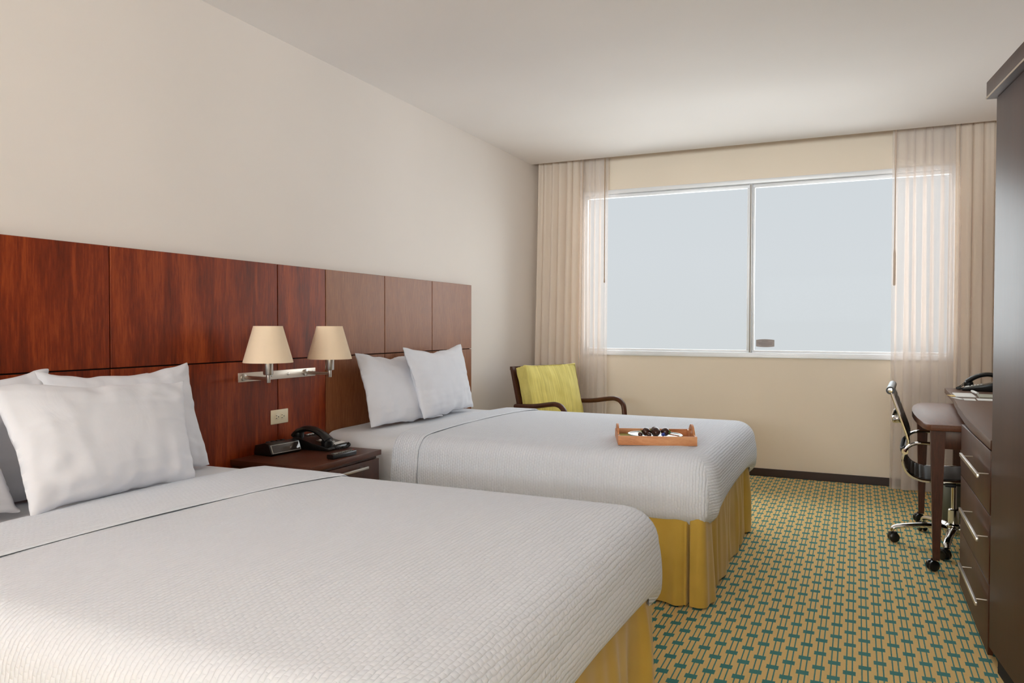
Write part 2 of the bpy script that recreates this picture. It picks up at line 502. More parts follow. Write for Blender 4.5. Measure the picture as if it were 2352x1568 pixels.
# ------------------------------------------------------------------ wall lamp
wl = thing('wall_lamp', 'twin-arm nickel wall lamp with two beige shades on the headboard', 'lamp', (0.0415, 2.874, 0.951))
bp = obj('back_plate', box(0, 0.006, -0.268, 0.268, -0.021, 0.021, 0.001), M['plate'], wl)
for y in (-0.24, -0.055, 0.062, 0.245):
    obj('screw', lathe([(0.0001, 0.010), (0.005, 0.009), (0.0065, 0.006)], (0, y, 0.0), 14, 'x'), M['nickel'], bp)
shade_prof = []
for k, (yy, ex) in enumerate(((-0.238, 0.168), (0.190, 0.172))):
    obj('mounting_disc', lathe([(0.017, 0.006), (0.017, 0.012), (0.010, 0.015)], (0, yy, 0), 20, 'x'), M['nickel'], wl)
    y2 = yy-0.017
    bm = tube([(0.012, yy, 0.0035), (ex-0.004, y2, 0.0035)], 0.0042, 10)
    add_tube(bm, [(0.012, yy, -0.0045), (ex-0.004, y2, -0.0045)], 0.0042, 10)
    obj('arm', bm, M['nickel'], wl)
    hd = obj('lamp_holder', lathe([(0.0085, -0.018), (0.0095, -0.016), (0.0095, 0.016), (0.020, 0.018), (0.022, 0.021), (0.022, 0.075), (0.016, 0.08), (0.010, 0.13)], (ex, y2, 0), 24), M['nickel'], wl)
    # shade: open truncated cone with thickness
    r0, r1, z0, z1 = 0.1085, 0.064, 0.073, 0.236
    bm = lathe([(r0-0.002, z0), (r0, z0), (r0, z0+0.003), (r1, z1-0.002), (r1, z1), (r1-0.002, z1), (r0-0.004, z0)], (ex, y2, 0), 64, cap=False)
    bmesh.ops.remove_doubles(bm, verts=bm.verts, dist=1e-5)
    sh = obj('lamp_shade', bm, M['shade'], wl)
    bm = bmesh.new()
    for a in (0, 2*PI/3, 4*PI/3):
        add_tube(bm, [(ex, y2, 0.13), (ex+0.0625*math.cos(a), y2+0.0625*math.sin(a), 0.232)], 0.0015, 6)
    obj('shade_spider', bm, M['nickel'], sh)
    obj('bulb', lathe([(0.012, 0.125), (0.02, 0.145), (0.026, 0.17), (0.018, 0.195), (0.002, 0.205)], (ex, y2, 0), 20), M['ceramic'], hd)

# outlet
t = thing('wall_outlet', 'ivory double power outlet on the headboard above the nightstand', 'outlet', (0.0415, 2.876, 0.746))
obj('face_plate', box(0, 0.005, -0.0605, 0.0605, -0.0345, 0.0345, 0.003, 3), M['ivory'], t)
for y in (-0.0195, 0.0195):
    s = obj('socket', lathe([(0.0165, 0.005), (0.0165, 0.0062), (0.0155, 0.0068)], (0, y, 0), 32, 'x'), M['ivory'], t)
    bm = bmesh.new()
    for dy, dz, a, b in ((-0.006, 0.0065, 0.004, 0.0014), (-0.006, -0.0065, 0.004, 0.0014), (0.0075, 0, 0.002, 0.0028)):
        add_box(bm, 0.006, 0.0072, y+dy-a, y+dy+a, dz-b, dz+b)
    obj('slots', bm, M['gap'], s, 0)

# ------------------------------------------------------------------ beds
def profile_shape(hw, ztop, zbot, r=0.11, dome=0.012, bulge=0.012):
    """half cross-section from bottom (outer) to the crown: list of (offset from centre, z, cloth length from crown edge)"""
    P = []
    zs = ztop-r
    for k in range(9):
        t = k/8
        P.append((hw-0.004+bulge*math.sin(PI*t), zbot+(zs-zbot)*t))
    for k in range(1, 9):
        a = PI/2*k/8
        P.append((hw-r+r*math.cos(a)-0.004, ztop-r+r*math.sin(a)))
    return P

def coverlet_bm(x0, xf, hw, ztop, zb_side, zb_foot, rc=0.13, r=0.10, seed=1):
    """coverlet draped over the near side, foot and far side; local y centred"""
    path = []  # (x, y, nx, ny, kind)
    N1 = 40
    for i in range(N1):
        x = x0+(xf-rc-x0)*i/N1; path.append((x, -hw, 0, -1, 's'))
    for k in range(13):
        a = PI/2*k/12
        path.append((xf-rc+rc*math.sin(a), -hw+rc-rc*math.cos(a), math.sin(a), -math.cos(a), 's' if k < 6 else 'f'))
    for i in range(1, 36):
        y = -hw+rc+(2*hw-2*rc)*i/36; path.append((xf, y, 1, 0, 'f'))
    for k in range(13):
        a = PI/2*k/12
        path.append((xf-rc+rc*math.cos(a), hw-rc+rc*math.sin(a), math.cos(a), math.sin(a), 'f' if k < 7 else 's'))
    for i in range(1, N1+1):
        x = xf-rc+(x0-xf+rc)*i/N1; path.append((x, hw, 0, 1, 's'))
    nH, nR, nT = 14, 8, 16
    bm = bmesh.new(); uvl = bm.loops.layers.uv.new('UVMap')
    rows = []
    for (x, y, nx, ny, kd) in path:
        foot = max(0.0, nx)
        if foot > 0.99: zb = zb_side+(zb_foot-zb_side)*math.sin(PI*(y+hw)/(2*hw))**0.6
        else: zb = zb_side
        col = []
        s_tot = (ztop-r-zb)+r*PI/2
        wav = 0.006*noise.noise(Vector((x*3, y*3, seed)))
        for k in range(nH):
            t = k/nH
            off = 0.010*math.sin(PI*t)**0.8+1.2*wav*(1-t)-0.030*max(0, 1-t/0.3)**2
            phi = math.degrees(math.atan2(abs(nx), abs(ny)))
            off += (0.016*math.exp(-((phi-36)/9)**2)-0.006*math.exp(-((phi-58)/8)**2))*(1-t)**0.7
            z = zb+(ztop-r-zb)*t
            s = r*PI/2+(ztop-r-z)
            px, py = x+nx*off, y+ny*off
            col.append((Vector((px, py, z)), s))
        for k in range(nR+1):
            a = PI/2*k/nR
            off = -r*(1-math.cos(a)); z = ztop-r+r*math.sin(a)
            col.append((Vector((x+nx*off, y+ny*off, z)), r*PI/2-r*a))
        ex, ey = x-nx*r, y-ny*r
        sx, sy = min(max(ex, x0), xf-0.55), 0.0
        sx = ex if ny and abs(ny) > 0.99 and ex < xf-0.55 else sx
        for k in range(1, nT+1):
            t = (k/nT)
            px, py = ex+(sx-ex)*t, ey+(sy-ey)*t
            dome = 0.016*(1-(1-min(1, t*1.3))**2)
            n = 0.0035*noise.noise(Vector((px*2.2, py*2.2, seed*3.1)))
            col.append((Vector((px, py, ztop+dome+n)), None))
        rows.append(col)
    V = [[bm.verts.new(c[0]) for c in col] for col in rows]
    def uv(i, j, kd):
        x, y, nx, ny, _ = path[i]; c, s = rows[i][j]
        if s is None: return (c.x, c.y)
        if kd == 's':
            sg = -1 if y < 0 else 1
            return (c.x, sg*(hw-r+s))
        return (xf-r+s, c.y)
    m = len(rows[0])
    for i in range(len(rows)-1):
        kd = path[i][4]
        for j in range(m-1):
            q = (V[i][j], V[i+1][j], V[i+1][j+1], V[i][j+1])
            try: fc = bm.faces.new(q)
            except ValueError: continue
            for l, (a, b) in zip(fc.loops, ((i, j), (i+1, j), (i+1, j+1), (i, j+1))):
                l[uvl].uv = uv(a, b, kd)
    bmesh.ops.remove_doubles(bm, verts=bm.verts, dist=0.0004)
    return bm

def strip_bm(x0a, x1a, x0b, x1b, hw, ztop, zbot, r, dome=0.016, nx=10, edge=0.0, seed=0, wr=0.0):
    """cloth band running over the bed from near side to far side between two x lines (a = near, b = far)"""
    prof = []
    for k in range(9):
        t = k/8; prof.append((-hw-0.014*math.sin(PI*min(1, t*1.1))**0.8+0.01*(1-t)**3, zbot+(ztop-r-zbot)*t))
    for k in range(1, 9):
        a = PI/2*k/8; prof.append((-hw+r*(1-math.cos(a)), ztop-r+r*math.sin(a)))
    for k in range(1, 24):
        t = k/24; y = (-hw+r)+(2*hw-2*r)*t
        prof.append((y, ztop+dome*(1-(2*t-1)**2)**0.7))
    prof += [(-y, z) for y, z in reversed(prof[:17])]
    cum = [0]
    for (a, b), (c, d) in zip(prof, prof[1:]): cum.append(cum[-1]+math.hypot(c-a, d-b))
    n = len(prof)-1
    def f(i, j):
        k = round(i*n); y, z = prof[k]
        w = min(1, max(0, (y+hw)/(2*hw)))
        xa = x0a+(x0b-x0a)*w; xb = x1a+(x1b-x1a)*w
        x = xa+(xb-xa)*j
        sag = -edge*((1-min(1, j*nx))+(1-min(1, (1-j)*nx)))
        nn = wr*noise.noise(Vector((x*6, y*4, z*6+seed)))
        cy = 1 if abs(y) > hw-r else 0
        return Vector((x, y+(nn if y < 0 else -nn)*cy, z+(sag+nn)*(1-0.0*cy)))
    return grid_bm(n, nx, f, lambda i, j: (x0a+(x1a-x0a)*j, cum[round(i*n)]-cum[-1]/2))

def skirt_bm(x0, xf, hw, ztop, zb=0.012, notch=0.05, seed=2):
    rc = 0.03
    pts = []
    def seg(p, q, n):
        for i in range(n): pts.append((p[0]+(q[0]-p[0])*i/n, p[1]+(q[1]-p[1])*i/n))
    seg((x0, -hw), (xf-0.35, -hw), 160)
    seg((xf-0.35, -hw), (xf-rc, -hw), 160)
    for k in range(8):
        a = PI/2*k/8; pts.append((xf-rc+rc*math.sin(a), -hw+rc-rc*math.cos(a)))
    seg((xf, -hw+rc), (xf, hw-rc), 300)
    for k in range(8):
        a = PI/2*k/8; pts.append((xf-rc+rc*math.cos(a), hw-rc+rc*math.sin(a)))
    seg((xf-rc, hw), (xf-0.35, hw), 160)
    seg((xf-0.35, hw), (x0, hw), 160); pts.append((x0, hw))
    # arclength and normals
    S = [0]
    for a, b in zip(pts, pts[1:]): S.append(S[-1]+math.hypot(b[0]-a[0], b[1]-a[1]))
    c1 = S[324]; c2 = S[632]
    rnd = random.Random(seed)
    folds = []
    for c, sg in ((c1, -1), (c2, 1)):
        folds.append((c+sg*0.060, -0.055, 0.0045, 1.0))    # kick pleat slot
        folds.append((c+sg*0.074, -0.010, 0.008, 1.0))
        folds.append((c+sg*0.110, 0.022, 0.030, 1.0))
        folds.append((c+sg*0.010, 0.010, 0.03, 1.0))
        folds.append((c+sg*0.20, -0.006, 0.05, 1.0))
    s = c1+0.10
    while s < c2-0.1:
        folds.append((s, rnd.choice((-1, 1))*rnd.uniform(0.008, 0.026), rnd.uniform(0.018, 0.05), rnd.uniform(0.3, 1.0)))
        s += rnd.uniform(0.05, 0.12)
    mid = (c1+c2)/2
    folds.append((mid, -0.045, 0.009, 1.0))
    s = 0.1
    while s < c1-0.25:
        folds.append((s, rnd.choice((-1, 1))*rnd.uniform(0.003, 0.008), rnd.uniform(0.03, 0.07), 1)); s += rnd.uniform(0.12, 0.3)
    n = len(pts)-1; nv = 14
    def f(i, j):
        k = round(i*n); x, y = pts[k]
        a = pts[max(0, k-1)]; b = pts[min(n, k+1)]
        tx, ty = b[0]-a[0], b[1]-a[1]; L = math.hypot(tx, ty) or 1
        nx, ny = ty/L, -tx/L
        dn = 1-j
        off = 0.012*dn
        for (c, am, wd, st) in folds:
            g = math.exp(-((S[k]-c)/wd)**2)
            off += am*g*(dn**(0.8 if am > -0.04 else 0.45))
            if st < 0.6: off += am*0.8*g*math.sin(PI*j)
        z = zb+(ztop-zb)*j + 0.004*math.sin(S[k]*9)*dn
        return Vector((x+nx*off, y+ny*off, z))
    bm = grid_bm(n, nv, f)
    return bm

def make_bed(cy, lab, labc, labs, zt=0.64, seed=1, band=None):
    hw = 0.72
    t = thing('bed', lab, 'bed', (0, cy, 0))
    obj('bed_base', box(0.06, 1.97, -0.67, 0.67, 0.06, 0.36, 0.01), M['bedbase'], t)
    for sx in (0.14, 1.88):
        for sy in (-0.6, 0.6):
            obj('leg', lathe([(0.022, 0.0), (0.028, 0.06)], (sx, sy, 0), 16), M['black'], t)
    obj('mattress', box(0.055, 2.03, -hw+0.03, hw-0.03, 0.362, zt-0.03, 0.06, 4), M['sheet'], t)
    sk = obj('bed_skirt', skirt_bm(0.09, 2.03, hw, 0.43, seed=seed), M['skirt'], t, 180)
    sh = obj('bed_sheet', strip_bm(0.05, 0.75, 0.05, 0.75, hw-0.004, zt-0.014, 0.30, 0.085, 0.012, 24, 0.0, seed, 0.006), M['sheet'], None, 180, (0, cy, 0))
    tag(sh, labs, 'bed sheet')
    cv = thing('coverlet', labc, 'coverlet', (0, cy, 0))
    obj('quilted_cloth', coverlet_bm(0.56, 2.075, hw+0.012, zt, 0.345, 0.42, seed=seed), M['coverlet'], cv, 180)
    xa0, xa1, xb0, xb1 = band
    fb = obj('folded_band', strip_bm(xa0, xa1, xb0, xb1, hw+0.021, zt+0.008, 0.335, 0.105, 0.018, 20, 0.006, seed+9, 0.002), M['coverlet'], cv, 180)
    # stitched hem line along the band's edge
    def hem(i, side):
        pass
    return t
make_bed(1.60, 'white double bed with mustard skirt nearest the camera', 'white ribbed coverlet on the nearest bed', 'smooth white sheet under the pillows of the nearest bed', 0.64, 2, (0.53, 0.78, 0.50, 0.905))
make_bed(3.925, 'white double bed with mustard skirt farther away, by the window', 'white ribbed coverlet under the wooden tray on the farther bed', 'smooth white sheet under the pillows of the farther bed', 0.64, 5, (0.49, 0.64, 0.50, 0.70))

# ------------------------------------------------------------------ pillows
def pillow(BL, BR, TR, TL, th, label, seed, group=None, wr=0.010, sag=0.16, m='white'):
    BL, BR, TR, TL = [Vector(p) for p in (BL, BR, TR, TL)]
    c = (BL+BR+TR+TL)/4
    ux = ((BR-BL)+(TR-TL)).normalized(); uz = ((TL-BL)+(TR-BR)).normalized()
    nrm = uz.cross(ux).normalized()
    if nrm.x < 0: nrm = -nrm
    base = Vector((c.x, c.y, min(BL.z, BR.z)))
    N = 44
    def f(side):
        def g(i, j):
            u, v = 2*i-1, 2*j-1
            # concave edges between pulled corners
            cu = 1-0.085*(1-abs(v)**1.5); cv = 1-(sag if v > 0 else 0.035)*(1-abs(u)**1.5)
            uu, vv = (u*cu+1)/2, (v*cv+1)/2
            p = BL*(1-uu)*(1-vv)+BR*uu*(1-vv)+TR*uu*vv+TL*(1-uu)*vv
            a = max(0.0, 1-abs(u)**2.6); b = max(0.0, 1-abs(v)**2.4)
            h = (a*b)**0.55
            h *= 1-0.10*v
            edge = (1-a*b)
            w = noise.noise(Vector((u*2.1+seed, v*1.9, seed*1.7)))*0.9
            # radial wrinkles springing from corners and edges
            w2 = noise.noise(Vector((u*7+seed*2, v*2.4, 3.3+side)))*edge**0.5
            w3 = noise.noise(Vector((u*2.2, v*8+seed, 7.7+side)))*edge**0.7
            d = h*(th*0.5)+wr*(0.4*w*h+0.9*(w2+w3)*min(1, (1-max(abs(u), abs(v)))*9+0.15))
            d = max(d, 0.0035 if max(abs(u), abs(v)) < 0.999 else 0.0)
            p = p+nrm*side*d
            # loose cloth ripple at the rim
            p += nrm*0.006*noise.noise(Vector((u*5, v*5, seed)))*edge
            p += uz*0.012*noise.noise(Vector((u*4+seed, 0.5, 2.0)))*edge
            return p-base
        return g
    bm = grid_bm(N, N, f(1))
    bm2 = grid_bm(N, N, f(-1))
    me = bpy.data.meshes.new('tmp'); bm2.to_mesh(me); bm2.free(); bm.from_mesh(me); bpy.data.meshes.remove(me)
    bmesh.ops.remove_doubles(bm, verts=bm.verts, dist=0.0006)
    o = obj('pillow', bm, M[m], None, 180, tuple(base))
    mod_sub(o, 1)
    tag(o, label, 'pillow', group)
    return o
G1 = 'pillows on the nearest bed'; G2 = 'pillows on the farther bed'
pillow((0.26, 0.97, 0.642), (0.27, 1.60, 0.642), (0.115, 1.675, 1.040), (0.11, 1.02, 1.02), 0.15, 'white pillow against the headboard at the far left edge of the picture', 1, G1)
pillow((0.30, 1.63, 0.642), (0.31, 2.19, 0.642), (0.150, 2.230, 1.040), (0.135, 1.61, 1.035), 0.14, 'white pillow leaning on the headboard, pointed corner up, behind the large front pillow', 2, G1, sag=0.20)
pillow((0.44, 0.70, 0.657), (0.43, 1.375, 0.657), (0.30, 1.385, 0.96), (0.28, 0.72, 0.97), 0.12, 'white pillow mostly out of frame, left of the large front pillow', 3, G1)
pillow((0.545, 1.325, 0.660), (0.52, 1.925, 0.660), (0.335, 2.045, 0.985), (0.305, 1.35, 1.020), 0.16, 'large white pillow standing in front on the nearest bed', 4, G1, sag=0.12)
pillow((0.20, 3.96, 0.645), (0.19, 4.57, 0.645), (0.095, 4.52, 1.04), (0.105, 3.93, 1.045), 0.10, 'white pillow hidden at the back on the farther bed, only its rim showing', 6, G2)
pillow((0.255, 3.335, 0.642), (0.36, 3.93, 0.65), (0.15, 3.93, 1.025), (0.125, 3.37, 1.045), 0.12, 'white pillow nearest the nightstand on the farther bed', 7, G2)
pillow((0.385, 3.665, 0.655), (0.305, 4.42, 0.66), (0.175, 4.49, 1.078), (0.255, 3.64, 1.068), 0.14, 'white pillow in front on the farther bed with two raised corners', 8, G2, sag=0.22)

# ------------------------------------------------------------------ nightstand
t = thing('nightstand', 'dark wood nightstand between the two beds', 'nightstand', (0.045, 2.555, 0))
obj('top', box(0, 0.45, 0, 0.53, 0.56, 0.585, 0.002), M['darkh'], t)
obj('body', box(0.005, 0.425, 0.008, 0.522, 0.05, 0.559, 0.001), M['dark'], t)
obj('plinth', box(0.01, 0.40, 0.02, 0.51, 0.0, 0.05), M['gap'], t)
for z0, z1 in ((0.33, 0.545), (0.06, 0.325)):
    d = obj('drawer', box(0.426, 0.444, 0.012, 0.518, z0, z1, 0.0015), M['dark'], t)
    zc = z1-0.022
    bm = box(0.472, 0.480, 0.18, 0.385, zc-0.006, zc+0.006, 0.001)
    for y in (0.20, 0.365): add_box(bm, 0.4445, 0.473, y-0.003, y+0.003, zc-0.003, zc+0.003)
    obj('handle', bm, M['nickel'], d)

# clock radio
t = thing('clock_radio', 'black clock radio with mirrored display on the nightstand', 'clock radio', (0.112, 2.79, 0.5855), math.radians(-5))
prof = [(-0.055, 0.0), (0.050, 0.0), (0.058, 0.010), (0.040, 0.052), (0.015, 0.060), (-0.050, 0.046), (-0.058, 0.01)]
obj('case', prism([(x, z) for x, z in prof], -0.095, 0.095, 0.004, 'xz'), M['black'], t)
bz = obj('display_bezel', box(-0.001, 0.0015, -0.088, 0.088, -0.021, 0.021, 0.001), M['silver'], t, loc=(0.0505, 0, 0.030), rot=(0, math.radians(-23), 0))
obj('display_lens', box(0.0015, 0.003, -0.083, 0.083, -0.018, 0.018, 0.001), M['lens'], bz)
bm = bmesh.new()
for y in (-0.05, -0.02, 0.01, 0.04): add_box(bm, -0.03, -0.015, y, y+0.018, 0.050, 0.0575, 0.002)
obj('top_buttons', bm, M['blackm'], t)

def telephone(name, label, loc, rz, white_card=True):
    t = thing(name, label, 'telephone', loc, rz)
    # wedge base, front toward +x
    prof = [(-0.10, 0.0), (0.105, 0.0), (0.112, 0.008), (0.106, 0.016), (0.0, 0.036), (-0.085, 0.062), (-0.108, 0.05)]
    obj('base', prism(prof, -0.09, 0.09, 0.004, 'xz'), M['black'], t)
    ang = math.atan2(0.020, 0.106)
    kp = obj('keypad_panel', box(-0.052, 0.052, -0.030, 0.078, 0, 0.0025, 0.001), M['grey'], t, loc=(0.045, 0, 0.0285), rot=(0, ang, 0))
    bm = bmesh.new()
    for i in range(4):
        for j in range(3): add_box(bm, -0.044+i*0.017, -0.033+i*0.017, -0.020+j*0.019, -0.007+j*0.019, 0.0025, 0.006, 0.001)
    obj('keys', bm, M['paper'], kp)
    obj('faceplate_card', box(0.026, 0.050, -0.026, 0.074, 0.0027, 0.0038), M['paper'], kp)
    bm = bmesh.new()
    for i in range(5): add_box(bm, -0.072+0.0*i, -0.062, -0.02+i*0.02, -0.008+i*0.02, 0.060, 0.0645, 0.001)
    obj('memory_keys', bm, M['paper'], t)
    # handset arching along x at the left side
    ph = smooth_path([(-0.105, -0.058, 0.062), (-0.085, -0.058, 0.083), (-0.04, -0.058, 0.099), (0.01, -0.058, 0.094), (0.055, -0.058, 0.074), (0.088, -0.058, 0.048)], 6)
    n = len(ph)
    rr = [0.023+0.006*abs(2*i/(n-1)-1)**2 for i in range(n)]
    bm = tube(ph, rr, 16, sx=0.62, sy=1.15)
    add_lathe(bm, [(0.024, 0.018), (0.027, 0.026), (0.026, 0.046), (0.018, 0.056)], (0.078, -0.058, 0.0), 24)
    add_lathe(bm, [(0.024, 0.052), (0.027, 0.058), (0.026, 0.078), (0.018, 0.086)], (-0.088, -0.058, 0.0), 24)
    hs = obj('handset', bm, M['black'], t)
    # coiled cord
    cl = []
    ctrl = smooth_path([(0.10, -0.055, 0.038), (0.128, -0.045, 0.014), (0.140, 0.0, 0.010), (0.128, 0.05, 0.010), (0.118, 0.075, 0.012), (0.103, 0.086, 0.014)], 40)
    for i, p in enumerate(ctrl):
        a = i*0.95
        cl.append(p+Vector((0.006*math.cos(a), 0.0, 0.006*math.sin(a))))
    obj('coiled_cord', tube(cl, 0.0016, 6), M['blackm'], t)
    return t
telephone('telephone', 'black desk telephone on the nightstand', (0.19, 3.005, 0.5855), 0.05)
# remote
t = thing('remote_control', 'black remote control lying at the front of the nightstand', 'remote control', (0.455, 2.83, 0.5855), math.radians(-4)); t.scale = (0.92, 0.84, 0.92)
obj('case', prism([(-0.022, -0.09), (-0.019, -0.1), (0.019, -0.1), (0.022, -0.09), (0.019, 0.09), (0.014, 0.10), (-0.014, 0.10), (-0.019, 0.09)], 0.001, 0.024, 0.005), M['black'], t)
bm = bmesh.new()
for i in range(9):
    for j in range(3): add_box(bm, -0.014+j*0.010, -0.007+j*0.010, -0.075+i*0.018, -0.066+i*0.018, 0.0235, 0.0262, 0.001)
obj('buttons', bm, M['grey'], t)
obj('power_button', lathe([(0.004, 0.0235), (0.004, 0.0265), (0.001, 0.027)], (0.0, 0.09, 0), 12), plain('red_button', (190, 40, 40), 0.4), t)

# ------------------------------------------------------------------ armchair
ac = thing('armchair', 'wooden armchair with chartreuse cushions in the corner by the window', 'armchair', (0.66, 5.39, 0), math.atan2(-0.37, 0.93))
cw = M['dark']
for sy in (-1, 1):
    obj('back_post', tube([(-0.30, sy*0.29, 0.0), (-0.255, sy*0.29, 0.36), (-0.30, sy*0.29, 0.62), (-0.375, sy*0.29, 0.878)], [0.02, 0.024, 0.022, 0.019], 4, up=(1, 1, 0)), cw, ac)
    pts = smooth_path([(-0.30, sy*0.325, 0.585), (-0.10, sy*0.33, 0.60), (0.06, sy*0.335, 0.625), (0.13, sy*0.335, 0.63), (0.185, sy*0.335, 0.61), (0.215, sy*0.335, 0.55), (0.22, sy*0.335, 0.35), (0.225, sy*0.335, 0.0)], 8)
    obj('arm', tube(pts, 0.018, 12, sx=1.0, sy=1.25), cw, ac)
    obj('side_rail', box(-0.27, 0.215, sy*0.30-0.012, sy*0.30+0.012, 0.28, 0.34, 0.003), cw, ac)
obj('top_rail', tube([(-0.378, -0.30, 0.868), (-0.378, 0.30, 0.868)], 0.018, 4, up=(1, 0, 1)), cw, ac)
obj('back_panel', box(-0.006, 0.006, -0.275, 0.275, -0.22, 0.20, 0.002), cw, ac, None, (-0.322, 0, 0.66), (0, math.radians(-13), 0))
obj('front_rail', box(0.19, 0.215, -0.32, 0.32, 0.28, 0.34, 0.003), cw, ac)
def cushion_bm(hx, hy, hz, seed, puff=0.02, n=28):
    """boxed cushion: hx half thickness, hy half width, hz half height, with soft edges"""
    bm = bmesh.new()
    bmesh.ops.create_cube(bm, size=2.0)
    bmesh.ops.subdivide_edges(bm, edges=bm.edges[:], cuts=n, use_grid_fill=True)
    for v in bm.verts:
        x, y, z = v.co
        e = max(0, 1-abs(y)**3)*max(0, 1-abs(z)**3)
        ex = hx*x*(1.0-0.25*(1-e))+puff*x*e*(1 if abs(x) > 0.5 else 1)
        yy = hy*y*(1-0.03*(1-z*z)); zz = hz*z*(1-0.04*(1-y*y))
        w = noise.noise(Vector((y*3, z*3, seed)))*0.006+noise.noise(Vector((y*9, z*2, seed+4)))*0.005*max(0, z)
        v.co = Vector((ex+w*x, yy+0.004*noise.noise(Vector((z*6, x*2, seed))), zz+0.006*noise.noise(Vector((y*6, x*2, seed)))))
    return bm
bc = obj('back_cushion', cushion_bm(0.068, 0.285, 0.235, 3), M['cushion'], ac, 60, (-0.235, 0.0, 0.655), (0, math.radians(-14), 0)); mod_bevel(bc, 0.012, 3)
obj('piping', (lambda: (lambda b: b)(tube([Vector((0.052*1.0, y, z)) for y, z in [(-0.272, -0.225), (0.272, -0.225), (0.272, 0.225), (-0.272, 0.225), (-0.272, -0.22)]], 0.004, 8)))(), M['cushion'], bc)
sc_ = obj('seat_cushion', cushion_bm(0.055, 0.285, 0.225, 5), M['cushion'], ac, 60, (-0.01, 0.0, 0.40), (0, math.radians(-90), 0)); mod_bevel(sc_, 0.012, 3)

# ------------------------------------------------------------------ tray and contents
TA = math.atan2(0.158, 0.334)
import math as _m
tr = thing('serving_tray', 'wooden serving tray with handles on the farther bed', 'tray', (1.737, 3.525, 0.6460), 0.345)
LX, LY = 0.178, 0.135
w_ = M['traywood']
obj('tray_bottom', box(-LX+0.008, LX-0.008, -LY+0.008, LY-0.008, 0.003, 0.009), w_, tr)
for s in (-1, 1):
    y = s*LY
    obj('long_side', box(-LX, LX, min(y, y-s*0.008), max(y, y-s*0.008), 0.0, 0.042, 0.001), w_, tr)
    # end with raised handle and slot
    out = []
    a = LY-0.0085
    out = [(-a, 0.0), (a, 0.0), (a, 0.042)]
    for k in range(17):
        th = k/16
        y_ = 0.075-0.15*th
        zz = 0.042+0.040*math.sin(PI*th)**0.75
        out.append((y_, zz))
    out.append((-a, 0.042))
    slot = [(0.036*math.cos(q)*1.0, 0.050+0.0095*math.sin(q)) for q in [2*PI*k/20 for k in range(20)]]
    bm = bmesh.new()
    x0, x1 = (s*LX-0.0, s*LX-s*0.009)
    def ring(pts, x): return [bm.verts.new((x, p[0], p[1])) for p in pts]
    for x in (x0, x1):
        o1 = ring(out, x); o2 = ring(slot, x)
        es = [bm.edges.new((o1[i], o1[(i+1) % len(o1)])) for i in range(len(o1))]
        es += [bm.edges.new((o2[i], o2[(i+1) % len(o2)])) for i in range(len(o2))]
        bmesh.ops.triangle_fill(bm, use_beauty=True, edges=es)
        if x == x0: k1, k2 = o1, o2
        else:
            for A_, B_ in ((k1, o1), (k2, o2)):
                n_ = len(A_)
                for i in range(n_): bm.faces.new((A_[i], A_[(i+1) % n_], B_[(i+1) % n_], B_[i]))
    obj('handle_end', bm, w_, tr, 30)
def in_tray(x, y, z=0.0):
    c, s = math.cos(0.345), math.sin(0.345)
    return (1.737+x*c-y*s, 3.525+x*s+y*c, 0.6460+z)
o = obj('napkin', grid_bm(12, 12, lambda i, j: Vector(((i-.5)*0.12, (j-.5)*0.20, 0.002+0.004*noise.noise(Vector((i*3, j*3, 1)))+0.003))), M['napkin'], None, 180, in_tray(-0.105, 0.020, 0.012), (0, 0, 0.45)); mod_solid(o, 0.002)
tag(o, 'folded olive green napkin in the left of the tray', 'napkin')
pl = thing('plate', 'white oval plate with green rim in the tray', 'plate', in_tray(0.002, 0.0, 0.019))
PR = [(0.0001, 0.0), (0.05, 0.0), (0.085, 0.006), (0.112, 0.014)]
bm = lathe([(0.06, -0.0), (0.085, 0.002), (0.108, 0.012), (0.1085, 0.014), (0.106, 0.0145), (0.084, 0.006), (0.06, 0.004), (0.0005, 0.004)], seg=56, cap=True)
o = obj('dish', bm, M['ceramic'], pl); o.scale = (1.17, 1.0, 1)
bm = lathe([(0.1075, 0.0125), (0.111, 0.0140), (0.1085, 0.0158), (0.1045, 0.0148)], seg=56, cap=False)
o = obj('rim', bm, M['rim'], pl); o.scale = (1.17, 1.0, 1)
def strawberry(x, y, z, yaw, label, leaf=True, s=1.0, tip=0.9):
    t = thing('chocolate_strawberry', label, 'strawberry', in_tray(x, y, z), yaw, 'chocolate dipped strawberries on the plate')
    bm = bmesh.new(); bmesh.ops.create_uvsphere(bm, u_segments=20, v_segments=14, radius=0.019*s)
    for v in bm.verts:
        k = (v.co.x/(0.019*s)+1)/2
        v.co.y *= 0.62+0.45*(1-abs(k-0.35))**1; v.co.z *= 0.62+0.45*(1-abs(k-0.35)); v.co.x *= 1.15
        v.co += Vector((0, 0, 0.019*s))
    obj('chocolate_coating', bm, M['choc'], t, 180)
    if leaf:
        bm = bmesh.new()
        for k in range(7):
            a = 2*PI*k/7
            p0 = Vector((-0.020*s, 0, 0.019*s)); d = Vector((-0.35, math.cos(a), math.sin(a))).normalized()
            q = p0+d*0.016*s; sd = d.cross(Vector((1, 0, 0))).normalized()*0.0045
            vs = [bm.verts.new(p0), bm.verts.new(p0+d*0.007+sd), bm.verts.new(q), bm.verts.new(p0+d*0.007-sd), bm.verts.new(p0+d*0.006+Vector((-0.003, 0, 0)))]
            bm.faces.new((vs[0], vs[1], vs[4])); bm.faces.new((vs[1], vs[2], vs[4])); bm.faces.new((vs[2], vs[3], vs[4])); bm.faces.new((vs[3], vs[0], vs[4]))
        obj('leaves', bm, M['leaf'], t, 0)
    return t
Z0 = 0.025
strawberry(-0.038, 0.0, Z0, 0.35, 'chocolate strawberry with a leafy top, left of the group on the plate')
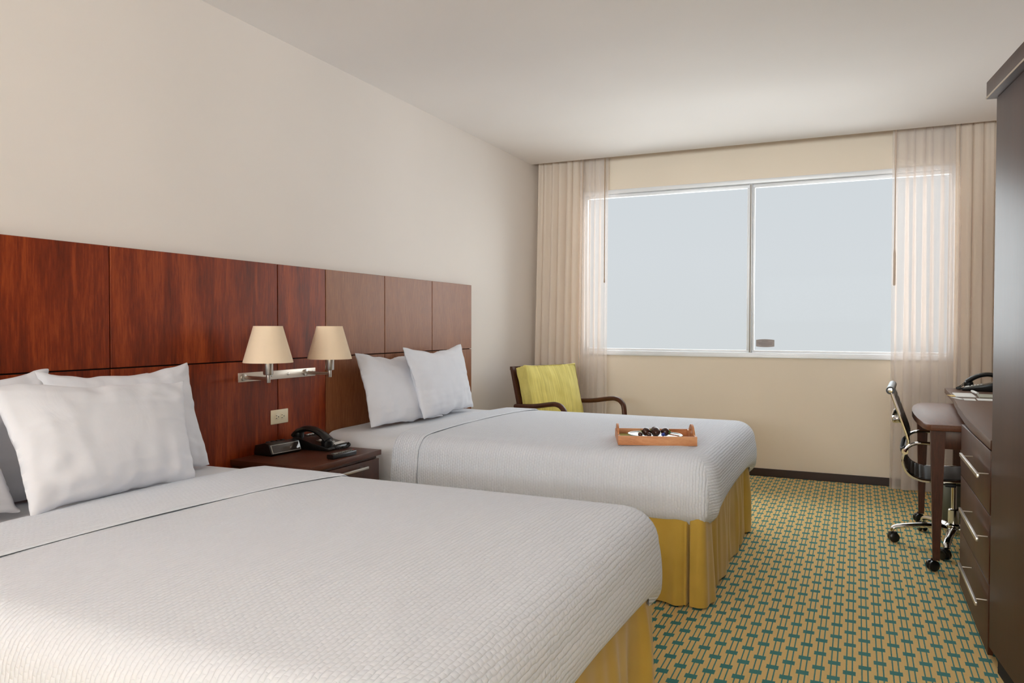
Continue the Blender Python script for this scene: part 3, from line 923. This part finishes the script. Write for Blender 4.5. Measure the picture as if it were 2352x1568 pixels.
strawberry(0.004, -0.022, Z0, -1.2, 'largest chocolate strawberry, front centre of the plate', False, 1.12)
strawberry(0.050, 0.004, Z0, 2.9, 'chocolate strawberry with leaves to its right on the plate')
strawberry(0.006, 0.030, Z0, 1.2, 'chocolate strawberry at the back of the group on the plate', True, 1.05)
for x, y, lab in ((-0.070, -0.045, 'small chocolate truffle at the left front of the plate'), (-0.030, -0.052, 'small chocolate truffle in front of the strawberries')):
    o = obj('chocolate_truffle', (lambda b: (bmesh.ops.create_icosphere(b, subdivisions=3, radius=0.011), b)[1])(bmesh.new()), M['choc'], None, 180, in_tray(x, y, 0.037)); tag(o, lab, 'chocolate')
def flower(x, y, z, m, name, label, r=0.014, n=3):
    bm = bmesh.new()
    rnd = random.Random(4)
    for k in range(n*12):
        a = k*2.4; el = 0.2+1.2*(k/(n*12)); rr = r*(0.6+0.4*rnd.random())
        d = Vector((math.cos(a)*math.cos(el), math.sin(a)*math.cos(el), math.sin(el)))
        sd = d.cross(Vector((0, 0, 1))).normalized()*0.0035
        p = Vector((0, 0, 0.004))
        v = [bm.verts.new(p), bm.verts.new(p+d*rr*0.7+sd), bm.verts.new(p+d*rr), bm.verts.new(p+d*rr*0.7-sd)]
        bm.faces.new(v)
    bmesh.ops.create_icosphere(bm, subdivisions=2, radius=0.005, matrix=Matrix.Translation((0, 0, 0.005)))
    o = obj(name, bm, m, None, 0, in_tray(x, y, z)); tag(o, label, 'flower')
flower(0.036, -0.040, Z0+0.001, M['blue'], 'blue_flower', 'small blue flower among the strawberries', 0.018)
flower(-0.068, -0.012, Z0+0.001, M['cream'], 'cream_flower', 'cream flower at the left of the strawberries', 0.022)
o = obj('cinnamon_stick', tube([(-0.028, 0.012, 0), (0.028, -0.012, 0)], 0.003, 8), plain('cinnamon', (150, 92, 56), 0.7), None, None, in_tray(0.088, -0.02, 0.033), (0, 0.05, 0)); tag(o, 'thin brown cinnamon stick on the right of the plate', 'cinnamon stick')

# ------------------------------------------------------------------ wardrobe
wd = thing('wardrobe', 'tall dark brown wardrobe cut off by the right edge of the picture', 'wardrobe', (3.033, 3.065, 0), math.radians(6.0))
# local +x into the wall, -y toward the camera
M['ward'] = wood('wardrobe_brown', (62, 38, 27), (74, 47, 34), (86, 56, 42), (20, 20, 1.2), 0.42, 0.0, 0.3, spec=0.2)
obj('body', box(0, 0.60, -1.0, 0.0, 0.075, 1.975, 0.002), M['ward'], wd)
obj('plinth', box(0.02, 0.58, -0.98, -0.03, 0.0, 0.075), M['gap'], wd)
cn = obj('cornice', box(-0.027, 0.61, -1.03, 0.018, 1.976, 2.035, 0.002), M['ward'], wd)
obj('highlight_strip', box(-0.0285, -0.0272, -1.03, 0.018, 1.9765, 1.983), plain('painted_edge_highlight', (196, 180, 160), 0.5), cn, 0)  # pale strip painted along the cornice edge as its highlight
obj('door_handle', add_box(add_box(box(-0.035, -0.027, -0.56, -0.548, 0.9, 1.25, 0.001), -0.028, -0.0005, -0.558, -0.550, 0.93, 0.938), -0.028, -0.0005, -0.558, -0.550, 1.21, 1.218), M['nickel'], wd)

# ------------------------------------------------------------------ dresser
dr = thing('dresser', 'dark wood dresser with steel bar handles and a long curved top by the right wall', 'dresser', (3.045, 3.135, 0))
X0 = 3.045; Y0 = 3.135
obj('body', box(0.012, 0.70, 0.0, 0.82, 0.06, 0.752, 0.001), M['dark'], dr)
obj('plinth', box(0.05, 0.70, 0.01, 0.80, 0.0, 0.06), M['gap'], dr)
for z0, z1 in ((0.522, 0.748), (0.274, 0.518), (0.02, 0.270)):
    d = obj('drawer', box(-0.006, 0.0115, 0.0, 0.82, z0, z1, 0.0015), M['dark'], dr)
    zc = {0.522: 0.662, 0.274: 0.436, 0.02: 0.207}[z0]
    obj('handle', box(-0.051, -0.042, -0.03, 0.47, zc-0.007, zc+0.007, 0.001), M['nickel'], d)
    for y in (0.03, 0.43): obj('handle_post', tube([(-0.0415, y, zc), (-0.0065, y, zc)], 0.0028, 8), M['nickel'], d)
out = [(0.70, 0.0), (0.70, 2.59), (0.088, 2.59)]
for x, y in ((3.112, 5.0), (3.096, 4.80), (3.083, 4.55), (3.071, 4.40), (3.058, 4.10), (3.048, 3.90), (3.042, 3.70), (3.040, 3.5)): out.append((x-X0, y-Y0))
out.append((-0.006, 0.0))
obj('countertop', prism(out, 0.7535, 0.787, 0.002), wood('counter_wood', (84, 56, 42), (96, 66, 50), (108, 76, 60), (16, 1.4, 16), 0.42, 0.0, 0.3, spec=0.4), dr)
obj('end_panel', box(0.125, 0.69, 2.42, 2.46, 0.0, 0.753, 0.001), M['dark'], dr)

# things on the dresser
telephone('telephone', 'black desk telephone on the long dresser top', (3.33, 5.585, 0.7875), PI-0.15)
def sheet(name, x0, x1, y0, y1, m, label, cat, z=0.788, rz=0.0, th=0.0012):
    o = obj(name, box(-(x1-x0)/2, (x1-x0)/2, -(y1-y0)/2, (y1-y0)/2, 0, th), m, None, 0, ((x0+x1)/2, (y0+y1)/2, z), (0, 0, rz))
    return tag(o, label, cat)
sheet('notepad', 3.128, 3.228, 4.99, 5.27, M['paper'], 'white notepad sheet on the dresser top', 'notepad', rz=-0.03, th=0.004)
sheet('card', 3.096, 3.132, 5.02, 5.12, M['papery'], 'small yellow card at the edge of the dresser top', 'card', rz=0.2)
sheet('card', 3.108, 3.135, 4.83, 4.96, M['paper'], 'narrow white card at the curved edge of the dresser top', 'card', rz=0.25)
sheet('leaflet', 3.145, 3.20, 4.78, 4.90, M['paper'], 'small white leaflet nearest on the dresser top', 'leaflet', rz=-0.06)
sheet('brochure', 3.212, 3.42, 4.80, 4.93, M['paper'], 'long white brochure beside the wardrobe on the dresser top', 'brochure', rz=-0.06)
sheet('newspaper', 3.245, 3.44, 4.98, 5.20, M['paperg'], 'grey printed newspaper folded on the dresser top', 'newspaper', rz=-0.06, th=0.006)
o = obj('marker_pen', tube([(0, -0.09, 0), (0, 0.05, 0), (0, 0.09, 0)], [0.007, 0.008, 0.006], 10), M['paper'], None, None, (3.252, 5.30, 0.7965), (0, 0, 0.05)); tag(o, 'white marker pen behind the papers on the dresser top', 'pen')

# ------------------------------------------------------------------ desk (on castors)
dk = thing('desk', 'small dark wood desk on castors with rounded top, pushed beside the dresser', 'desk', (3.0, 4.7, 0))
pts = [(0.33, -0.585), (-0.07, -0.585)]
for x, y in ((2.912, 4.135), (2.902, 4.205), (2.890, 4.40), (2.886, 4.56), (2.887, 4.74), (2.896, 4.92), (2.912, 5.08), (2.94, 5.24), (2.97, 5.30)): pts.append((x-3.0, y-4.7))
pts += [(0.33, 0.61)]
obj('desktop', prism(pts, 0.692, 0.722, 0.006), wood('desk_top_wood', (92, 56, 38), (108, 68, 48), (122, 80, 58), (16, 1.4, 16), 0.42, 0.0, 0.3, spec=0.3), dk)
def taper_leg(x, y, w0, w1, z0, z1):
    bm = bmesh.new()
    a = [bm.verts.new((x+sx*w0/2, y+sy*w0/2, z0)) for sx, sy in ((-1, -1), (1, -1), (1, 1), (-1, 1))]
    b = [bm.verts.new((x+sx*w1/2, y+sy*w1/2, z1)) for sx, sy in ((-1, -1), (1, -1), (1, 1), (-1, 1))]
    bm.faces.new(list(reversed(a))); bm.faces.new(b)
    for i in range(4): bm.faces.new((a[i], a[(i+1) % 4], b[(i+1) % 4], b[i]))
    return bm
for x, y in ((-0.035, -0.51), (-0.03, 0.51), (0.25, -0.51), (0.20, 0.52)):
    l = obj('leg', taper_leg(x, y, 0.03, 0.062, 0.055, 0.69), M['dark'], dk)
    bm = bmesh.new()
    for s in (-1, 1): add_lathe(bm, [(0.021, -0.009), (0.0265, -0.006), (0.0265, 0.006), (0.021, 0.009)], (0.0, s*0.0115, 0.027), 24, 'y')
    add_lathe(bm, [(0.006, 0.03), (0.008, 0.062)], (0, 0, 0), 10)
    add_box(bm, -0.022, 0.01, -0.006, 0.006, 0.02, 0.052, 0.003)
    ca = obj('castor', bm, M['black'], l); ca.location = (x-0.014, y, 0); ca.rotation_euler = (0, 0, 0.5)
bm = bmesh.new()
add_box(bm, -0.005, 0.22, -0.525, -0.505, 0.60, 0.690, 0.001)
add_box(bm, 0.0, 0.17, 0.505, 0.525, 0.60, 0.690, 0.001)
add_box(bm, 0.24, 0.26, -0.48, 0.49, 0.60, 0.690, 0.001)
obj('apron', bm, M['dark'], dk)

# ------------------------------------------------------------------ office chair
oc = thing('office_chair', 'black office chair with chrome frame at the desk', 'office chair', (3.09, 4.70, 0), math.radians(-3.5))
W = 0.235
rail = smooth_path([(-0.306, 0, 0.848), (-0.284, 0, 0.785), (-0.255, 0, 0.70), (-0.225, 0, 0.61), (-0.222, 0, 0.565), (-0.238, 0, 0.52), (-0.245, 0, 0.475), (-0.225, 0, 0.425), (-0.185, 0, 0.396), (-0.12, 0, 0.385), (0.05, 0, 0.395), (0.20, 0, 0.40), (0.235, 0, 0.385)], 8)
for s in (-1, 1):
    obj('side_rail', tube([p+Vector((0, s*W, 0)) for p in rail], 0.0085, 10, sx=1.0, sy=1.5), M['chrome'], oc)
n = len(rail)-1
def sling(i, j):
    k = i*n; a = rail[int(k)]; b = rail[min(n, int(k)+1)]
    p = a.lerp(b, k-int(k))
    t_ = (b-a).normalized() if (b-a).length > 1e-6 else (rail[n]-rail[n-1]).normalized()
    nn = Vector((t_.z, 0, -t_.x))   # toward sitter side sign fixed below
    if nn.x < 0 and abs(t_.z) > abs(t_.x): nn = -nn
    if abs(t_.x) >= abs(t_.z) and nn.z < 0: nn = -nn
    rib = 0.003*abs(math.sin(i*PI*26))
    return Vector((p.x, (2*j-1)*W, p.z))+nn*(rib-0.004*(1-(2*j-1)**2))
sl = obj('leather_sling', grid_bm(26*6, 8, sling), M['leather'], oc, 60); mod_solid(sl, 0.010, 0)
for (x, z) in ((-0.308, 0.852), (0.238, 0.383)):
    r = obj('end_roll', tube([(x, -W-0.012, z), (x, W+0.012, z)], 0.021, 20), M['leather'], oc)
    bm = bmesh.new()
    for s in (-1, 1): obj('end_cap', lathe([(0.013, 0), (0.013, 0.004), (0.008, 0.005)] if s > 0 else [(0.008, -0.005), (0.013, -0.004), (0.013, 0)], (x, s*(W+0.0125), z), 20, 'y'), M['chrome'], r)
bm = tube(smooth_path([(-0.262, -W+0.02, 0.70), (-0.295, -W+0.05, 0.695), (-0.30, 0, 0.69), (-0.295, W-0.05, 0.695), (-0.262, W-0.02, 0.70)], 8), 0.014, 12, sx=1.4, sy=0.6)
obj('back_brace', bm, M['chrome'], oc)
bm = tube(smooth_path([(-0.232, -W+0.02, 0.545), (-0.25, -W+0.05, 0.53), (-0.255, 0, 0.52), (-0.25, W-0.05, 0.53), (-0.232, W-0.02, 0.545)], 8), 0.012, 12, sx=1.4, sy=0.6)
obj('lower_brace', bm, M['blackm'], oc)
for s in (-1, 1):
    y = s*(W+0.022)
    pts = smooth_path([(-0.236, y, 0.535), (-0.222, y, 0.56), (-0.18, y, 0.582), (-0.10, y, 0.585), (0.06, y, 0.585), (0.10, y, 0.57), (0.11, y, 0.53), (0.09, y, 0.47), (0.06, y, 0.41)], 8)
    a = obj('armrest', tube(pts, 0.0105, 12, sx=0.8, sy=1.4), M['chrome'], oc)
    obj('arm_bolt', lathe([(0.016, -0.006), (0.016, 0.006)], (-0.236, y, 0.535), 18, 'y'), M['chrome'], a)
bm = bmesh.new(); add_box(bm, -0.09, 0.13, -0.05, 0.05, 0.335, 0.372, 0.01); add_box(bm, -0.05, 0.0, -W, W, 0.362, 0.378, 0.003); add_box(bm, 0.08, 0.12, -W, W, 0.362, 0.378, 0.003)
obj('tilt_mechanism', bm, M['blackm'], oc)
obj('gas_column', lathe([(0.028, 0.09), (0.028, 0.20), (0.024, 0.205), (0.014, 0.207), (0.014, 0.335)], (0, 0, 0), 24), M['chrome'], oc)
obj('hub', lathe([(0.036, 0.065), (0.042, 0.075), (0.042, 0.12), (0.034, 0.128)], (0, 0, 0), 24), M['chrome'], oc)
for k in range(5):
    a = math.radians(190+72*k)
    d = Vector((math.cos(a), math.sin(a), 0))
    pts = smooth_path([d*0.03+Vector((0, 0, 0.100)), d*0.12+Vector((0, 0, 0.106)), d*0.24+Vector((0, 0, 0.094)), d*0.29+Vector((0, 0, 0.082)), d*0.305+Vector((0, 0, 0.062))], 6)
    m_ = len(pts)
    ba = obj('base_arm', tube(pts, [0.020-0.006*i/(m_-1) for i in range(m_)], 12, sx=0.8, sy=1.15), M['chrome'], oc)
    bm = bmesh.new()
    for s in (-1, 1): add_lathe(bm, [(0.020, -0.010), (0.0265, -0.006), (0.0265, 0.006), (0.020, 0.010)], (-0.012, s*0.0135, 0.027), 24, 'y')
    add_box(bm, -0.03, 0.012, -0.012, 0.012, 0.03, 0.057, 0.004)
    ca = obj('castor', bm, M['black'], ba); ca.location = tuple(d*0.305); ca.rotation_euler = (0, 0, a+0.7*k+0.2)

# wastebasket
wb = obj('wastebasket', add_box(bmesh.new(), -0.022, 0.10, -0.07, 0.07, 0.0, 0.255, 0.008, 3), M['steel'], None, None, (3.09+0.02, 5.36, 0)); tag(wb, 'narrow grey metal wastebasket under the desk', 'wastebasket')

# ------------------------------------------------------------------ light
wld = bpy.data.worlds.new('World'); scn.world = wld; wld.use_nodes = True
nt = wld.node_tree; bg = nt.nodes['Background']
tc = nt.nodes.new('ShaderNodeTexCoord'); sp = nt.nodes.new('ShaderNodeSeparateXYZ'); rp = nt.nodes.new('ShaderNodeValToRGB')
mr = nt.nodes.new('ShaderNodeMapRange'); mr.inputs[1].default_value = -0.3; mr.inputs[2].default_value = 0.4
nt.links.new(tc.outputs['Generated'], sp.inputs[0]); nt.links.new(sp.outputs[2], mr.inputs[0]); nt.links.new(mr.outputs[0], rp.inputs[0])
el = rp.color_ramp.elements
el[0].position = 0.0; el[0].color = lin((211, 213, 213))
el[1].position = 1.0; el[1].color = lin((212, 217, 224))
e = el.new(0.55); e.color = lin((218, 221, 226))
nt.links.new(rp.outputs[0], bg.inputs[0]); bg.inputs[1].default_value = 0.63

sun = bpy.data.lights.new('sun', 'SUN'); sun.energy = 5.8; sun.angle = math.radians(110); sun.color = (0.92, 0.965, 1.0)
so = bpy.data.objects.new('sun', sun); C.objects.link(so)
so.rotation_euler = Vector((0.05, -1.0, -0.12)).to_track_quat('-Z', 'Y').to_euler()

al = bpy.data.lights.new('added_back_fill', 'AREA'); al.shape = 'RECTANGLE'; al.size = 3.0; al.size_y = 1.9  # added fill panel just outside the unseen back opening
al.energy = 385; al.color = (0.88, 0.95, 1.0)
ao = bpy.data.objects.new('added_back_fill', al); C.objects.link(ao)
ao.location = ((BX0+BX1)/2, YB-0.13, (BZ0+BZ1)/2); ao.rotation_euler = Vector((0, 1, 0)).to_track_quat('-Z', 'Z').to_euler()

FILL_LAMP_POWER = 25
# two unseen uplighters added behind the camera, bouncing fill off the ceiling
for lx, ly, lab in ((0.45, -1.9, 'tall added fill lamp, unseen behind the camera beside the headboard wall'), (3.35, -3.0, 'tall added fill lamp, unseen behind the camera by the right wall')):
    fl = thing('added_fill_lamp', lab, 'added fill lamp', (lx, ly, 0))
    obj('base', lathe([(0.14, 0.0), (0.14, 0.015), (0.02, 0.03)], (0, 0, 0), 32), M['nickel'], fl)
    obj('pole', lathe([(0.012, 0.031), (0.012, 1.70)], (0, 0, 0), 16), M['nickel'], fl)
    obj('bowl', lathe([(0.03, 1.69), (0.12, 1.73), (0.17, 1.80), (0.168, 1.80), (0.115, 1.735), (0.005, 1.70)], (0, 0, 0), 40, cap=False), M['alum'], fl)
    ld = bpy.data.lights.new('added_fill_disc', 'AREA'); ld.shape = 'DISK'; ld.size = 0.26; ld.energy = FILL_LAMP_POWER; ld.color = (0.97, 0.98, 1.0)
    lo = bpy.data.objects.new('added_fill_disc', ld); C.objects.link(lo); lo.location = (lx, ly, 1.79); lo.rotation_euler = (PI, 0, 0)

# ------------------------------------------------------------------ camera
cam = bpy.data.cameras.new('camera'); co = bpy.data.objects.new('camera', cam); C.objects.link(co)
cam.sensor_width = 36; cam.lens = 26.568; cam.clip_start = 0.05
fw = Vector((-0.41578995, 0.90924645, -0.01973851)); rt = Vector((0.90940594, 0.41590511, 0.00194531)); up = Vector((-0.00997811, 0.01714148, 0.99980328))
mt = Matrix((rt, up, -fw)).transposed().to_4x4(); mt.translation = Vector((2.6066, 0, 1.1867))
co.matrix_world = mt
scn.camera = co
scn.view_settings.view_transform = 'Standard'; scn.view_settings.look = 'None'
scn.view_settings.exposure = 0.66; scn.view_settings.gamma = 1.0; scn.view_settings.use_curve_mapping = False
